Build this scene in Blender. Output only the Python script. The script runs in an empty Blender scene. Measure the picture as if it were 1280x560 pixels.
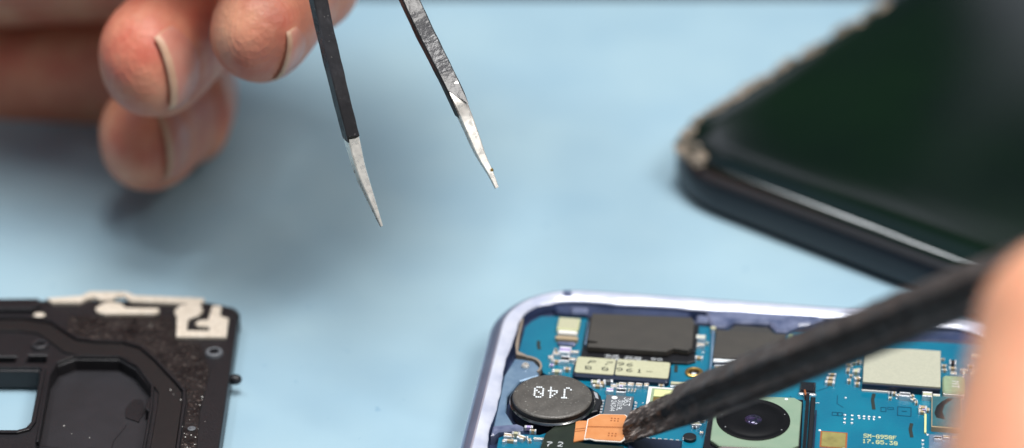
# Close-up of a phone repair bench.  1 Blender unit = 1 cm.
import bpy, bmesh, math, random
from mathutils import Vector, Matrix, noise
random.seed(7)
S = bpy.context.scene
C = S.collection
R = math.radians
PI = math.pi

# ------------------------------------------------------------------ materials
def srgb(r, g, b):
    f = lambda c: (c / 255 / 12.92) if c / 255 <= .04045 else ((c / 255 + .055) / 1.055) ** 2.4
    return (f(r), f(g), f(b), 1)

def mat(name, col, rough=.5, metal=0., var=0., vscale=8., var_col=None, bump=0., bscale=40., coat=0., sss=0.,
        specks=None, emit=None, spec=.5, rvar=0.):
    m = bpy.data.materials.new(name); m.use_nodes = True
    nt = m.node_tree; N = nt.nodes; L = nt.links
    b = N['Principled BSDF']
    b.inputs['Base Color'].default_value = col
    b.inputs['Roughness'].default_value = rough
    b.inputs['Metallic'].default_value = metal
    b.inputs['Specular IOR Level'].default_value = spec
    if coat:
        b.inputs['Coat Weight'].default_value = coat; b.inputs['Coat Roughness'].default_value = .06
    if sss:
        b.inputs['Subsurface Weight'].default_value = sss
        b.inputs['Subsurface Radius'].default_value = (1, .35, .2)
        b.inputs['Subsurface Scale'].default_value = .18
    tc = N.new('ShaderNodeTexCoord')
    last = None
    if var:
        n = N.new('ShaderNodeTexNoise'); n.inputs['Scale'].default_value = vscale; n.inputs['Detail'].default_value = 5
        L.new(tc.outputs['Object'], n.inputs['Vector'])
        r = N.new('ShaderNodeMapRange'); r.inputs[1].default_value = .3; r.inputs[2].default_value = .7
        r.inputs[4].default_value = var
        L.new(n.outputs[0], r.inputs[0])
        mx = N.new('ShaderNodeMix'); mx.data_type = 'RGBA'
        mx.inputs[6].default_value = col
        mx.inputs[7].default_value = var_col or (col[0] * .5, col[1] * .5, col[2] * .5, 1)
        L.new(r.outputs[0], mx.inputs[0]); last = mx.outputs[2]
    if specks:      # (scale, threshold, colour)
        n = N.new('ShaderNodeTexNoise'); n.inputs['Scale'].default_value = specks[0]; n.inputs['Detail'].default_value = 2
        L.new(tc.outputs['Object'], n.inputs['Vector'])
        r = N.new('ShaderNodeMapRange'); r.inputs[1].default_value = specks[1]; r.inputs[2].default_value = specks[1] + .06
        L.new(n.outputs[0], r.inputs[0])
        mx = N.new('ShaderNodeMix'); mx.data_type = 'RGBA'
        mx.inputs[6].default_value = col; mx.inputs[7].default_value = specks[2]
        if last: L.new(last, mx.inputs[6])
        L.new(r.outputs[0], mx.inputs[0]); last = mx.outputs[2]
    if last: L.new(last, b.inputs['Base Color'])
    if rvar:
        n = N.new('ShaderNodeTexNoise'); n.inputs['Scale'].default_value = vscale * 1.7; n.inputs['Detail'].default_value = 4
        L.new(tc.outputs['Object'], n.inputs['Vector'])
        r = N.new('ShaderNodeMapRange'); r.inputs[1].default_value = .3; r.inputs[2].default_value = .7
        r.inputs[3].default_value = max(.03, rough - rvar); r.inputs[4].default_value = rough + rvar
        L.new(n.outputs[0], r.inputs[0]); L.new(r.outputs[0], b.inputs['Roughness'])
    if bump:
        n = N.new('ShaderNodeTexNoise'); n.inputs['Scale'].default_value = bscale; n.inputs['Detail'].default_value = 6
        L.new(tc.outputs['Object'], n.inputs['Vector'])
        bp = N.new('ShaderNodeBump'); bp.inputs['Strength'].default_value = bump; bp.inputs['Distance'].default_value = .02
        L.new(n.outputs[0], bp.inputs['Height']); L.new(bp.outputs[0], b.inputs['Normal'])
    return m

def g(v, a=1): return (v, v, v, 1)

M = {}
M['mat'] = mat('mat_rubber', srgb(156, 183, 194), .5, var=.9, vscale=.45, var_col=srgb(142, 172, 188), bump=.15, bscale=45,
               specks=(5, .71, srgb(128, 160, 180)), rvar=.1)
M['table'] = mat('table_dark', (.01, .013, .02, 1), .6)
M['pcb'] = mat('pcb', srgb(0, 112, 136), .32, var=.8, vscale=1.6, var_col=srgb(0, 90, 120), bump=.1, bscale=25, coat=.25)
M['navy'] = mat('navy', srgb(34, 44, 70), .3, var=.6, vscale=4, var_col=srgb(62, 72, 104))
M['slate'] = mat('slate_metal', srgb(146, 156, 184), .16, metal=.6, var=.3, vscale=2)
M['slatelite'] = mat('lavender_metal', srgb(212, 214, 230), .16, metal=.6, var=.2, vscale=2)
M['ledge'] = mat('ledge', srgb(210, 212, 224), .2, metal=.1, var=.9, vscale=3, var_col=srgb(176, 181, 202), bump=.06, bscale=12, coat=.4)
M['lavplastic'] = mat('lavender_plastic', srgb(66, 76, 106), .3, var=.9, vscale=5, var_col=srgb(126, 132, 158), coat=.3)
M['bracket'] = mat('bracket', srgb(122, 146, 168), .26, metal=.3, var=.8, vscale=4, var_col=srgb(84, 112, 142), bump=.1, bscale=9)
M['gasket'] = mat('gasket', srgb(140, 126, 112), .4)
M['steel'] = mat('steel', (.84, .79, .73, 1), .3, metal=.7, bump=.05, bscale=22, rvar=.1)
M['solder'] = mat('solder', (.88, .88, .9, 1), .28, metal=.75, bump=.4, bscale=40)
M['gold'] = mat('gold', srgb(196, 158, 92), .3, metal=.9)
M['chip'] = mat('chip_black', srgb(58, 56, 54), .55, var=.5, vscale=30, var_col=srgb(50, 48, 46), bump=.15, bscale=90)
M['chipbrown'] = mat('chip_graphite', srgb(64, 60, 55), .6, var=.5, vscale=5, var_col=srgb(52, 49, 46), bump=.08, bscale=60)
M['icgrey'] = mat('chip_grey', srgb(92, 94, 98), .5, var=.4, vscale=40, var_col=srgb(76, 78, 82))
M['black'] = mat('black', (.008, .008, .01, 1), .4)
M['blackgloss'] = mat('black_gloss', (.004, .004, .006, 1), .12)
M['navychip'] = mat('navy_chip', (.012, .02, .045, 1), .35)
M['cream'] = mat('cream', srgb(184, 182, 152), .5, var=.7, vscale=25, var_col=srgb(172, 170, 142), bump=.05, bscale=80)
M['shield'] = mat('shield_can', srgb(186, 184, 164), .45, metal=.15, var=.7, vscale=45, var_col=srgb(168, 168, 150), bump=.15, bscale=60)
M['white'] = mat('white_print', srgb(226, 230, 232), .5)
M['whiteedge'] = mat('white_edge', srgb(225, 222, 215), .4)
M['goldprint'] = mat('pale_gold_print', srgb(206, 208, 150), .4)
M['codegold'] = mat('dull_gold', srgb(150, 142, 84), .4, var=1, vscale=7, var_col=srgb(120, 112, 66))
M['inkdark'] = mat('dark_ink', srgb(36, 42, 38), .5)
M['darkpcb'] = mat('pcb_dark_line', srgb(0, 62, 88), .4)
M['ceramic'] = mat('ceramic', srgb(170, 150, 120), .4)
M['ceramiclilac'] = mat('ceramic_lilac', srgb(168, 152, 196), .35)
M['ceramicgreen'] = mat('ceramic_green', srgb(146, 164, 132), .35, var=.4, vscale=20, coat=.2)
M['teal'] = mat('teal_glass', srgb(58, 104, 112), .2, var=.5, vscale=6, coat=.4)
M['orange'] = mat('orange_flex', srgb(218, 148, 94), .34, metal=.15, var=.8, vscale=7, var_col=srgb(204, 128, 72), bump=.25, bscale=9, coat=.25)
M['orangedark'] = mat('orange_flex_dark', srgb(150, 84, 42), .45)
M['olive'] = mat('olive_flex', srgb(34, 42, 32), .3, var=.5, vscale=8)
M['camgreen'] = mat('camera_green', srgb(148, 168, 144), .3, metal=.2, var=.6, vscale=4, var_col=srgb(126, 156, 132), coat=.35)
M['pinkmetal'] = mat('pink_metal', srgb(200, 176, 176), .2, metal=.8)
M['lens'] = mat('lens_glass', (.004, .004, .012, 1), .03, coat=1)
M['lensblack'] = mat('lens_black', (.003, .003, .004, 1), .5, spec=.15)
M['lensmid'] = mat('lens_coating', srgb(26, 40, 36), .08, metal=.5, var=1, vscale=16, var_col=srgb(72, 56, 96))
M['motor'] = mat('motor_top', srgb(96, 92, 87), .42, metal=.25, var=.8, vscale=6, var_col=srgb(78, 74, 70), bump=.35, bscale=45,
                 specks=(38, .66, srgb(160, 156, 148)), rvar=.1)
M['motorrim'] = mat('motor_rim', (.35, .34, .33, 1), .16, metal=1)
M['motorside'] = mat('motor_side', (.02, .02, .02, 1), .3, metal=.6)
M['spudger'] = mat('spudger', srgb(76, 68, 65), .42, var=.9, vscale=4, var_col=srgb(50, 45, 44), bump=.6, bscale=9,
                   specks=(7, .66, srgb(104, 96, 93)), rvar=.12, spec=.4)
_m = M['spudger']; _nt = _m.node_tree; _N = _nt.nodes; _L = _nt.links
_tc = [n for n in _N if n.type == 'TEX_COORD'][0]
_mp = _N.new('ShaderNodeMapping'); _mp.inputs['Rotation'].default_value = (0, 0, R(-14)); _mp.inputs['Scale'].default_value = (3.5, 17, 17)
_L.new(_tc.outputs['Object'], _mp.inputs[0])
_n = _N.new('ShaderNodeTexNoise'); _n.inputs['Scale'].default_value = 1.5; _n.inputs['Detail'].default_value = 6; _n.inputs['Distortion'].default_value = .8
_L.new(_mp.outputs[0], _n.inputs['Vector'])
_sep = _N.new('ShaderNodeSeparateXYZ'); _L.new(_tc.outputs['Object'], _sep.inputs[0])
_mr = _N.new('ShaderNodeMapRange'); _mr.inputs[1].default_value = .35; _mr.inputs[2].default_value = 1.1; _mr.inputs[3].default_value = 1; _mr.inputs[4].default_value = .12
_L.new(_sep.outputs[0], _mr.inputs[0])
_th = _N.new('ShaderNodeMapRange'); _th.inputs[1].default_value = .52; _th.inputs[2].default_value = .68; _L.new(_n.outputs[0], _th.inputs[0])
_mu = _N.new('ShaderNodeMath'); _mu.operation = 'MULTIPLY'; _L.new(_th.outputs[0], _mu.inputs[0]); _L.new(_mr.outputs[0], _mu.inputs[1])
_b = _N['Principled BSDF']; _old = _b.inputs['Base Color'].links[0].from_socket
_mx = _N.new('ShaderNodeMix'); _mx.data_type = 'RGBA'; _mx.inputs[7].default_value = srgb(196, 184, 176)
_L.new(_mu.outputs[0], _mx.inputs[0]); _L.new(_old, _mx.inputs[6]); _L.new(_mx.outputs[2], _b.inputs['Base Color'])
_b2 = _N.new('ShaderNodeBump'); _b2.inputs['Strength'].default_value = .6; _b2.inputs['Distance'].default_value = .05
_L.new(_mu.outputs[0], _b2.inputs['Height'])
_ob = _b.inputs['Normal'].links[0].from_socket; _L.new(_ob, _b2.inputs['Normal']); _L.new(_b2.outputs[0], _b.inputs['Normal'])
M['coating'] = mat('tweezer_coating', srgb(44, 42, 44), .2, var=.6, vscale=9, bump=.3, bscale=14,
                   specks=(26, .7, srgb(112, 108, 106)))
M['midplastic'] = mat('mid_plastic', srgb(26, 24, 27), .42, var=.6, vscale=6, var_col=srgb(18, 16, 19), bump=.3, bscale=30,
                      specks=(40, .74, srgb(70, 64, 62)))
M['midrough'] = mat('mid_rough', srgb(66, 61, 60), .3, metal=.6, var=.9, vscale=5, var_col=srgb(26, 24, 26), bump=1., bscale=15,
                    specks=(24, .62, srgb(122, 112, 106)))
M['midribbon'] = mat('mid_ribbon', srgb(27, 24, 24), .42, var=.6, vscale=3, var_col=srgb(22, 20, 21), bump=.06, bscale=20)
M['midfloor'] = mat('mid_floor', srgb(36, 34, 38), .5, var=.8, vscale=3, var_col=srgb(27, 25, 28), bump=.15, bscale=40)
M['contact'] = mat('contact_plate', srgb(226, 214, 198), .35, metal=.1, var=.5, vscale=12, var_col=srgb(176, 160, 138))
M['glass'] = mat('dark_glass', (.0016, .004, .0035, 1), .08, var=.7, vscale=.3, var_col=(.003, .0105, .004, 1), coat=.2)  # green mottling painted into the base colour in place of screen reflections
M['bodydark'] = mat('dark_body', (.006, .009, .014, 1), .28, metal=.1)
M['rimgloss'] = mat('rim_gloss', (.1, .1, .11, 1), .3, metal=.8)
M['worn'] = mat('worn_rim', (.012, .012, .012, 1), .35, var=1, vscale=2.6, var_col=srgb(140, 124, 106), bump=.6, bscale=14)

def skin_mat(name, base, red):
    m = mat(name, base, .42, var=.85, vscale=1.5, var_col=red, sss=.22, spec=.45)
    nt = m.node_tree; N = nt.nodes; L = nt.links; b = N['Principled BSDF']
    tc = [n for n in N if n.type == 'TEX_COORD'][0]
    w = N.new('ShaderNodeTexWave'); w.inputs['Scale'].default_value = 6.5; w.inputs['Distortion'].default_value = 3.5
    w.inputs['Detail'].default_value = 1; w.inputs['Detail Scale'].default_value = 1.2; w.wave_type = 'RINGS'
    n = N.new('ShaderNodeTexNoise'); n.inputs['Scale'].default_value = 9; n.inputs['Detail'].default_value = 7
    v = N.new('ShaderNodeTexVoronoi'); v.inputs['Scale'].default_value = 22
    for q in (w, n, v): L.new(tc.outputs['Object'], q.inputs['Vector'])
    a = N.new('ShaderNodeMath'); a.operation = 'MULTIPLY_ADD'; a.inputs[1].default_value = .14
    L.new(w.outputs[1], a.inputs[0]); L.new(n.outputs[0], a.inputs[2])
    a2 = N.new('ShaderNodeMath'); a2.operation = 'MULTIPLY_ADD'; a2.inputs[1].default_value = .12
    L.new(v.outputs[0], a2.inputs[0]); L.new(a.outputs[0], a2.inputs[2])
    bp = N.new('ShaderNodeBump'); bp.inputs['Strength'].default_value = .4; bp.inputs['Distance'].default_value = .05
    L.new(a2.outputs[0], bp.inputs['Height']); L.new(bp.outputs[0], b.inputs['Normal'])
    return m
M['skin'] = skin_mat('skin', srgb(228, 162, 130), srgb(202, 98, 80))
M['skinpale'] = skin_mat('skin_near', srgb(228, 166, 132), srgb(222, 146, 114))
M['nail'] = mat('nail', srgb(218, 154, 134), .3, sss=.2, var=.7, vscale=2.5, var_col=srgb(206, 122, 106), bump=.1, bscale=8)
M['nailedge'] = mat('nail_edge', srgb(218, 176, 146), .4, var=.8, vscale=5, var_col=srgb(196, 146, 118))

# ------------------------------------------------------------------ mesh collector
class MB:
    def __init__(s): s.v = []; s.f = []; s.fm = []; s.mats = []
    def mi(s, m):
        if m not in s.mats: s.mats.append(m)
        return s.mats.index(m)
    def add(s, vs, fs, m):
        o = len(s.v); s.v += [tuple(v) for v in vs]; i = s.mi(m)
        for f in fs: s.f.append(tuple(o + k for k in f)); s.fm.append(i)
    def prism(s, pts, z0, z1, m, ch=0., mt=None):
        """polygon (u,v) list, v counted toward the camera, extruded z0..z1 with a chamfer on its top"""
        P = [(u, -v) for u, v in pts]
        area = sum(P[i][0] * P[(i + 1) % len(P)][1] - P[(i + 1) % len(P)][0] * P[i][1] for i in range(len(P)))
        if area < 0: P = P[::-1]
        n = len(P)
        rings = [(0, z0), (0, z1 - ch), (ch, z1)] if ch else [(0, z0), (0, z1)]
        vs = []
        for ins, z in rings:
            for i in range(n):
                a = Vector(P[i - 1]); b = Vector(P[i]); c = Vector(P[(i + 1) % n])
                e1 = (b - a).normalized(); e2 = (c - b).normalized()
                n1 = Vector((-e1.y, e1.x)); n2 = Vector((-e2.y, e2.x))
                k = n1 + n2
                k = k / max(.35, k.length_squared / 2) if k.length > 1e-6 else n1
                q = b + k * ins
                vs.append((q.x, q.y, z))
        fs = []
        for r in range(len(rings) - 1):
            for i in range(n):
                j = (i + 1) % n
                fs.append((r * n + i, r * n + j, (r + 1) * n + j, (r + 1) * n + i))
        s.add(vs, fs, m)
        t = (len(rings) - 1) * n
        o = len(s.v) - len(vs)
        s.f.append(tuple(o + t + i for i in range(n))); s.fm.append(s.mi(mt or m))
        s.f.append(tuple(o + i for i in reversed(range(n)))); s.fm.append(s.mi(m))
    def box(s, u0, v0, u1, v1, z0, z1, m, ch=0., mt=None):
        s.prism([(u0, v0), (u1, v0), (u1, v1), (u0, v1)], z0, z1, m, ch, mt)
    def rbox(s, u0, v0, u1, v1, z0, z1, m, r=.05, ch=0., mt=None):
        s.prism(rr(u0, v0, u1, v1, r), z0, z1, m, ch, mt)
    def lathe(s, u, v, prof, m, n=48, cap=True):
        """prof: list of (radius, z[, material])"""
        k = len(prof)
        for i in range(k - 1):
            (r0, z0), (r1, z1) = prof[i][:2], prof[i + 1][:2]
            mm = prof[i + 1][2] if len(prof[i + 1]) > 2 else m
            vs = []
            for (r, z) in ((r0, z0), (r1, z1)):
                for j in range(n):
                    a = 2 * PI * j / n; vs.append((u + r * math.cos(a), -v + r * math.sin(a), z))
            s.add(vs, [(j, (j + 1) % n, n + (j + 1) % n, n + j) for j in range(n)], mm)
        if cap and prof[-1][0] > 1e-5:
            r, z = prof[-1][:2]
            s.add([(u + r * math.cos(2 * PI * j / n), -v + r * math.sin(2 * PI * j / n), z) for j in range(n)], [tuple(range(n))],
                  prof[-1][2] if len(prof[-1]) > 2 else m)
    def text(s, txt, u, v, w, h, z, m, rot=0, fill=.86, gap=1.4, slant=0):
        """dot-matrix writing; (u,v) = start corner, w/h = size of one glyph"""
        cu, cv = w / 5, h / 7; a = R(rot)
        for k, ch in enumerate(txt):
            gl = FONT.get(ch)
            if not gl: continue
            for r, row in enumerate(gl):
                for q in range(5):
                    if row >> (4 - q) & 1:
                        x = (k * (5 + gap) + q) * cu + slant * (6 - r) * cu; y = r * cv
                        vs = []
                        for dx, dy in ((0, 0), (0, 1), (1, 1), (1, 0)):
                            X = x + (dx * fill + (1 - fill) / 2) * cu; Y = y + (dy * fill + (1 - fill) / 2) * cv
                            vs.append((u + X * math.cos(a) - Y * math.sin(a), -(v + X * math.sin(a) + Y * math.cos(a)), z))
                        s.add(vs, [(0, 1, 2, 3)], m)
    def flat(s, pts, z, m):
        s.add([(u, -v, z) for u, v in pts], [tuple(range(len(pts)))[::-1]], m)
    def blob(s, c, r, m, seg=12):
        vs = []; fs = []
        for i in range(1, seg // 2):
            t = PI * i / (seg // 2)
            for j in range(seg):
                p = 2 * PI * j / seg
                vs.append((c[0] + r[0] * math.sin(t) * math.cos(p), c[1] + r[1] * math.sin(t) * math.sin(p), c[2] + r[2] * math.cos(t)))
        k = seg // 2 - 1
        for i in range(k - 1):
            for j in range(seg):
                fs.append((i * seg + j, (i + 1) * seg + j, (i + 1) * seg + (j + 1) % seg, i * seg + (j + 1) % seg))
        fs.append(tuple(range(seg))); fs.append(tuple((k - 1) * seg + j for j in reversed(range(seg))))
        s.add(vs, fs, m)
    def build(s, name, parent=None, smooth=False):
        me = bpy.data.meshes.new(name); me.from_pydata(s.v, [], s.f); me.update()
        for m in s.mats: me.materials.append(M[m])
        me.polygons.foreach_set('material_index', s.fm)
        if smooth: me.polygons.foreach_set('use_smooth', [True] * len(me.polygons))
        o = bpy.data.objects.new(name, me); C.objects.link(o); o.parent = parent
        bm = bmesh.new(); bm.from_mesh(me)
        bmesh.ops.remove_doubles(bm, verts=bm.verts, dist=1e-5)
        bm.to_mesh(me); bm.free()
        return o

def rr(u0, v0, u1, v1, r, n=6):
    out = []
    for cx, cy, a0 in ((u1 - r, v0 + r, -90), (u1 - r, v1 - r, 0), (u0 + r, v1 - r, 90), (u0 + r, v0 + r, 180)):
        for i in range(n + 1):
            a = R(a0 + 90 * i / n); out.append((cx + r * math.cos(a), cy + r * math.sin(a)))
    return out

def smooth_by_angle(o, ang=35):
    me = o.data; me.polygons.foreach_set('use_smooth', [True] * len(me.polygons))
    bm = bmesh.new(); bm.from_mesh(me)
    for e in bm.edges:
        if len(e.link_faces) == 2 and e.calc_face_angle(0) > R(ang): e.smooth = False
    bm.to_mesh(me); bm.free()

_F = {'0': '0E11191513110E', '1': '040C040404040E', '2': '0E11010204081F', '3': '1F02040201110E', '4': '02060A121F0202', '5': '1F101E0101110E',
      '6': '0608101E11110E', '7': '1F010204080808', '8': '0E11110E11110E', '9': '0E11110F01020C', 'S': '0F10100E01011E', 'M': '111B1515111111',
      'G': '0E11101713110F', 'F': '1F10101E101010', 'J': '0702020202120C', 'P': '1E11111E101010', 'B': '1E11111E11111E', 'N': '11191513111111',
      'T': '1F040404040404', 'L': '1010101010101F', 'U': '1111111111110E', '-': '0000001F000000', '.': '00000000000C0C', 'A': '0E11111F111111',
      'V': '1111111111110A', 'E': '1F10101E10101F', '=': '0000001F1F0000', 'o': '0E1111110E0000'}
FONT = {k: [int(v[i * 2:i * 2 + 2], 16) for i in range(7)] for k, v in _F.items()}

def empty(name, loc=(0, 0, 0), rz=0):
    o = bpy.data.objects.new(name, None); C.objects.link(o); o.location = loc; o.rotation_euler = (0, 0, rz)
    o.empty_display_size = .5
    return o
def tag(o, label=None, cat=None, group=None, kind=None):
    if label: o['label'] = label
    if cat: o['category'] = cat
    if group: o['group'] = group
    if kind: o['kind'] = kind
    return o

# camera frame, used to lay out what is held in the air above the bench
PITCH = R(30); CAM = Vector((0, 0, 19.7)); F = 3556.
def eye(px, py, d):
    a = (px - 640) / F * d; b = (280 - py) / F * d
    return CAM + Vector((a, d * math.cos(PITCH) + b * math.sin(PITCH), -d * math.sin(PITCH) + b * math.cos(PITCH)))
def edir(r, u, d):
    return Vector((r, d * math.cos(PITCH) + u * math.sin(PITCH), -d * math.sin(PITCH) + u * math.cos(PITCH))).normalized()

# ------------------------------------------------------------------ the setting
b = MB(); b.box(-90, -90, 90, 60, -2.2, -.22, 'table'); o = b.build('table_top'); tag(o, kind='structure')
b = MB(); b.rbox(-32, -41.35, 32, 4, -.215, 0, 'mat', r=1.2, ch=.03); o = b.build('work_mat')
tag(o, 'pale blue rubber work mat that everything on the bench lies on', 'work mat')

# ------------------------------------------------------------------ opened phone (local frame: u right, v toward the camera)
PH = empty('opened_phone', (-.1333, 31.625, 0), R(-7.5))
tag(PH, 'opened phone without its back, blue circuit board bared inside a lavender metal frame', 'phone')
W, LN = 6.82, 14.8
def ring_path(ins, rad, w=W, l=LN, wav=0.):
    r = max(.08, rad - ins); pts = []
    x0, y0, x1, y1 = ins, ins + (.13 if w == W else 0), w - ins, l - ins
    def seg(a, b, n): return [(a[0] + (b[0] - a[0]) * i / n, a[1] + (b[1] - a[1]) * i / n) for i in range(n)]
    def arc(cx, cy, a0, n=16): return [(cx + r * math.cos(R(a0 + 90 * i / n)), cy + r * math.sin(R(a0 + 90 * i / n))) for i in range(n)]
    pts += seg((x0 + r, y0), (x1 - r, y0), 80); pts += arc(x1 - r, y0 + r, -90)
    pts += seg((x1, y0 + r), (x1, y1 - r), 120); pts += arc(x1 - r, y1 - r, 0)
    pts += seg((x1 - r, y1), (x0 + r, y1), 80); pts += arc(x0 + r, y1 - r, 90)
    pts += seg((x0, y1 - r), (x0, y0 + r), 120); pts += arc(x0 + r, y0 + r, 180)
    if wav:
        cx, cy = w / 2, l / 2; q = []
        for x, y in pts:
            k = noise.noise(Vector((x * 1.6, y * 1.6, 3))) + .5 * noise.noise(Vector((x * 5, y * 5, 8)))
            if y < 1.2 and x > .6: k += .9 * min(1, (x - .6))
            dx = (1 if x < .9 else -1 if x > w - .9 else 0); dy = (1 if y < .9 else -1 if y > l - .9 else 0)
            q.append((x + dx * k * wav, y + dy * k * wav))
        pts = q
    return pts
def ring_loft(mb, prof, rad, w=W, l=LN, closed_bottom=None):
    rings = []
    for p in prof: rings.append([(u, -v, p[1]) for u, v in ring_path(p[0], rad, w, l, p[3] if len(p) > 3 else 0)])
    n = len(rings[0])
    for i in range(len(rings) - 1):
        mb.add(rings[i] + rings[i + 1], [(j, n + j, n + (j + 1) % n, (j + 1) % n) for j in range(n)], prof[i + 1][2])
    return rings
b = MB()
ring_loft(b, [(.10, .0, 'slate'), (.02, .12, 'slatelite'), (0, .3, 'slatelite'), (0, .5, 'slatelite'), (.012, .565, 'slatelite'), (.03, .6, 'slatelite'),
              (.075, .65, 'slate'), (.13, .69, 'slate'), (.165, .706, 'slate'), (.19, .712, 'slatelite'), (.205, .708, 'ledge'),
              (.33, .68, 'ledge', .038), (.345, .66, 'ledge', .038), (.36, .52, 'navy', .038), (.5, .5, 'navy')], 1.12)
fr = b.build('frame', PH); smooth_by_angle(fr, 50)
b = MB(); b.prism(ring_path(.32, 1.0)[::4], .02, .5, 'navy'); mf = b.build('midframe', PH)
# antenna gap at the top edge
b = MB(); b.prism([(.84, .33), (.95, .325), (.965, .45), (.855, .455)], .6, .7135, 'lavplastic', ch=.004); b.build('antenna_gap', PH)
# plastic lip pieces under the top rim
b = MB()
b.prism([(2.7, .5), (4.1, .47), (4.2, .56), (4.02, .7), (3.88, .74), (3.72, .9), (3.6, .9), (3.5, .73), (3.06, .76), (2.96, .88), (2.8, .9), (2.72, .7)], .5, .69, 'lavplastic', ch=.03)
b.build('camera_bracket', PH)
b = MB(); b.prism([(2.58, .6), (2.82, .6), (2.82, .74), (2.6, .76)], .5, .66, 'lavplastic', ch=.03); b.build('inner_trim', PH); b = MB()
b.prism([(4.2, .52), (4.9, .5), (6.2, .5), (6.2, .78), (5.2, .8), (4.3, .74)], .5, .63, 'navy', ch=.04); b.build('inner_trim', PH); b = MB()
b.prism([(.7, .5), (1.2, .46), (2.5, .46), (2.5, .72), (1.15, .74), (.8, .7)], .5, .62, 'navy', ch=.03); b.build('inner_trim', PH); b = MB()
b.prism([(.98, .62), (1.2, .62), (1.2, .76), (1.0, .76)], .6, .66, 'lavplastic', ch=.02)
b.build('inner_trim', PH)

# circuit board
pcb_pts = [(.52, .95), (.62, .82), (.78, .8), (6.3, .78), (6.4, .9), (6.4, 4.2), (.47, 4.2), (.45, 3.6), (.55, 3.5), (.92, 3.48), (1.0, 3.42), (1.3, 3.4), (1.52, 3.2),
           (1.62, 2.9), (1.56, 2.55), (1.42, 2.38), (1.2, 2.25), (.92, 2.2), (.8, 2.12), (.76, 1.98), (.66, 1.88), (.5, 1.87), (.44, 1.8), (.45, 1.1)]
b = MB(); b.prism(pcb_pts, .5, .6, 'pcb')
# printed legend, ticks and outlines on the board
def stroke(mb, pts, w, z, m):
    for i in range(len(pts) - 1):
        a = Vector(pts[i]); c = Vector(pts[i + 1]); d = (c - a).normalized(); nn = Vector((-d.y, d.x)) * w / 2
        mb.flat([a + nn, c + nn, c - nn, a - nn], z, m)
b.text('SM-G950F', 4.745, 2.945, .04, .082, .603, 'goldprint', gap=1.2, fill=1.2)
b.text('17.05.30', 4.735, 3.06, .042, .082, .603, 'goldprint', gap=1.3, fill=1.2)
for pts in ([(4.85, 2.06), (4.835, 2.2), (4.855, 2.41)], [(5.31, 2.65), (5.295, 2.78), (5.315, 2.95)], [(.655, 1.4), (.665, 1.5), (.69, 1.6)], [(2.41, 1.74), (2.42, 1.9)]):
    stroke(b, pts, .042, .603, 'inkdark')
def rect(mb, u0, v0, u1, v1, w, m='darkpcb'):
    for p in (((u0, v0), (u1, v0)), ((u0, v1), (u1, v1)), ((u0, v0), (u0, v1)), ((u1, v0), (u1, v1))): stroke(mb, p, w, .603, m)
rect(b, 5.14, 2.31, 5.3, 2.5, .012); stroke(b, [(5.19, 2.4), (5.25, 2.4)], .012, .604, 'darkpcb')
rect(b, 4.94, 2.35, 5.0, 2.44, .01); rect(b, 5.02, 2.34, 5.09, 2.38, .008)
rect(b, 4.36, 2.53, 4.42, 2.6, .01); rect(b, 4.43, 2.53, 4.48, 2.6, .01)
stroke(b, [(4.15, 2.1), (4.28, 2.0), (4.3, 1.95)], .012, .602, 'darkpcb')
stroke(b, [(4.12, 2.36), (4.2, 2.35)], .008, .602, 'white')
for i in range(7):
    stroke(b, [(2.72 + .02 * i, 3.02 + .045 * i), (2.86, 2.9 + .045 * i)], .014, .602, 'darkpcb')
for k in range(26):   # faint copper traces under the lacquer
    u = random.uniform(.6, 6.2); v = random.uniform(.85, 3.9); l = random.uniform(.15, .5)
    if random.random() < .5: stroke(b, [(u, v), (u + l * .7, v), (u + l, v + l * .3)], .01, .6015, 'darkpcb')
    else: stroke(b, [(u, v), (u, v + l * .7), (u + l * .3, v + l)], .01, .6015, 'darkpcb')
BD = b.build('circuit_board', PH)
BD['label'] = 'teal blue printed circuit board'

# gaskets and bracket at the left
b = MB()
pts = []
for a in range(-90, 40, 12): pts.append((.56 + .22 * math.cos(R(a)), 2.08 + .22 * math.sin(R(a)) * 1.05))
inner = [(.56 + .195 * math.cos(R(a)), 2.08 + .185 * math.sin(R(a)) * 1.05) for a in range(30, -100, -12)]
b.prism(pts + inner, .58, .66, 'gasket')
b.prism([(.385, 1.0), (.41, 1.0), (.415, 1.4), (.44, 1.76), (.56, 1.84), (.56, 1.87), (.43, 1.84), (.39, 1.6)], .58, .66, 'gasket')
b.build('gasket', PH)
b = MB()
b.prism([(.42, 1.9), (.66, 1.93), (.75, 2.06), (.76, 2.25), (.55, 2.4), (.44, 2.75), (.47, 3.1), (.6, 3.36), (.62, 3.42), (.4, 3.45), (.36, 3.4), (.34, 2.3)], .5, .64, 'bracket', ch=.015)
b.prism([(.36, 3.44), (.64, 3.36), (.72, 3.4), (.73, 3.48), (.44, 3.55), (.4, 3.62), (.36, 3.64)], .5, .665, 'lavplastic', ch=.02)
br = b.build('bracket', PH)
b = MB(); b.lathe(.575, 2.08, [(.05, .63), (.05, .665), (.035, .685), (.018, .685), (.015, .665)], 'steel', n=20); b.build('screw', br)
# the screw hole of the board
b = MB()
b.lathe(2.645, 1.895, [(.06, .602, 'gold'), (.065, .63, 'gold'), (.09, .636, 'gold'), (.112, .626, 'gold'), (.112, .598, 'gold')], 'gold', n=36, cap=False)
b.lathe(2.645, 1.895, [(.06, .601), (.059, .603)], 'black', n=24)
b.lathe(2.645, 1.925, [(.035, .6035), (.033, .61)], 'white', n=20)
b.build('screw_hole', BD)

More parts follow.
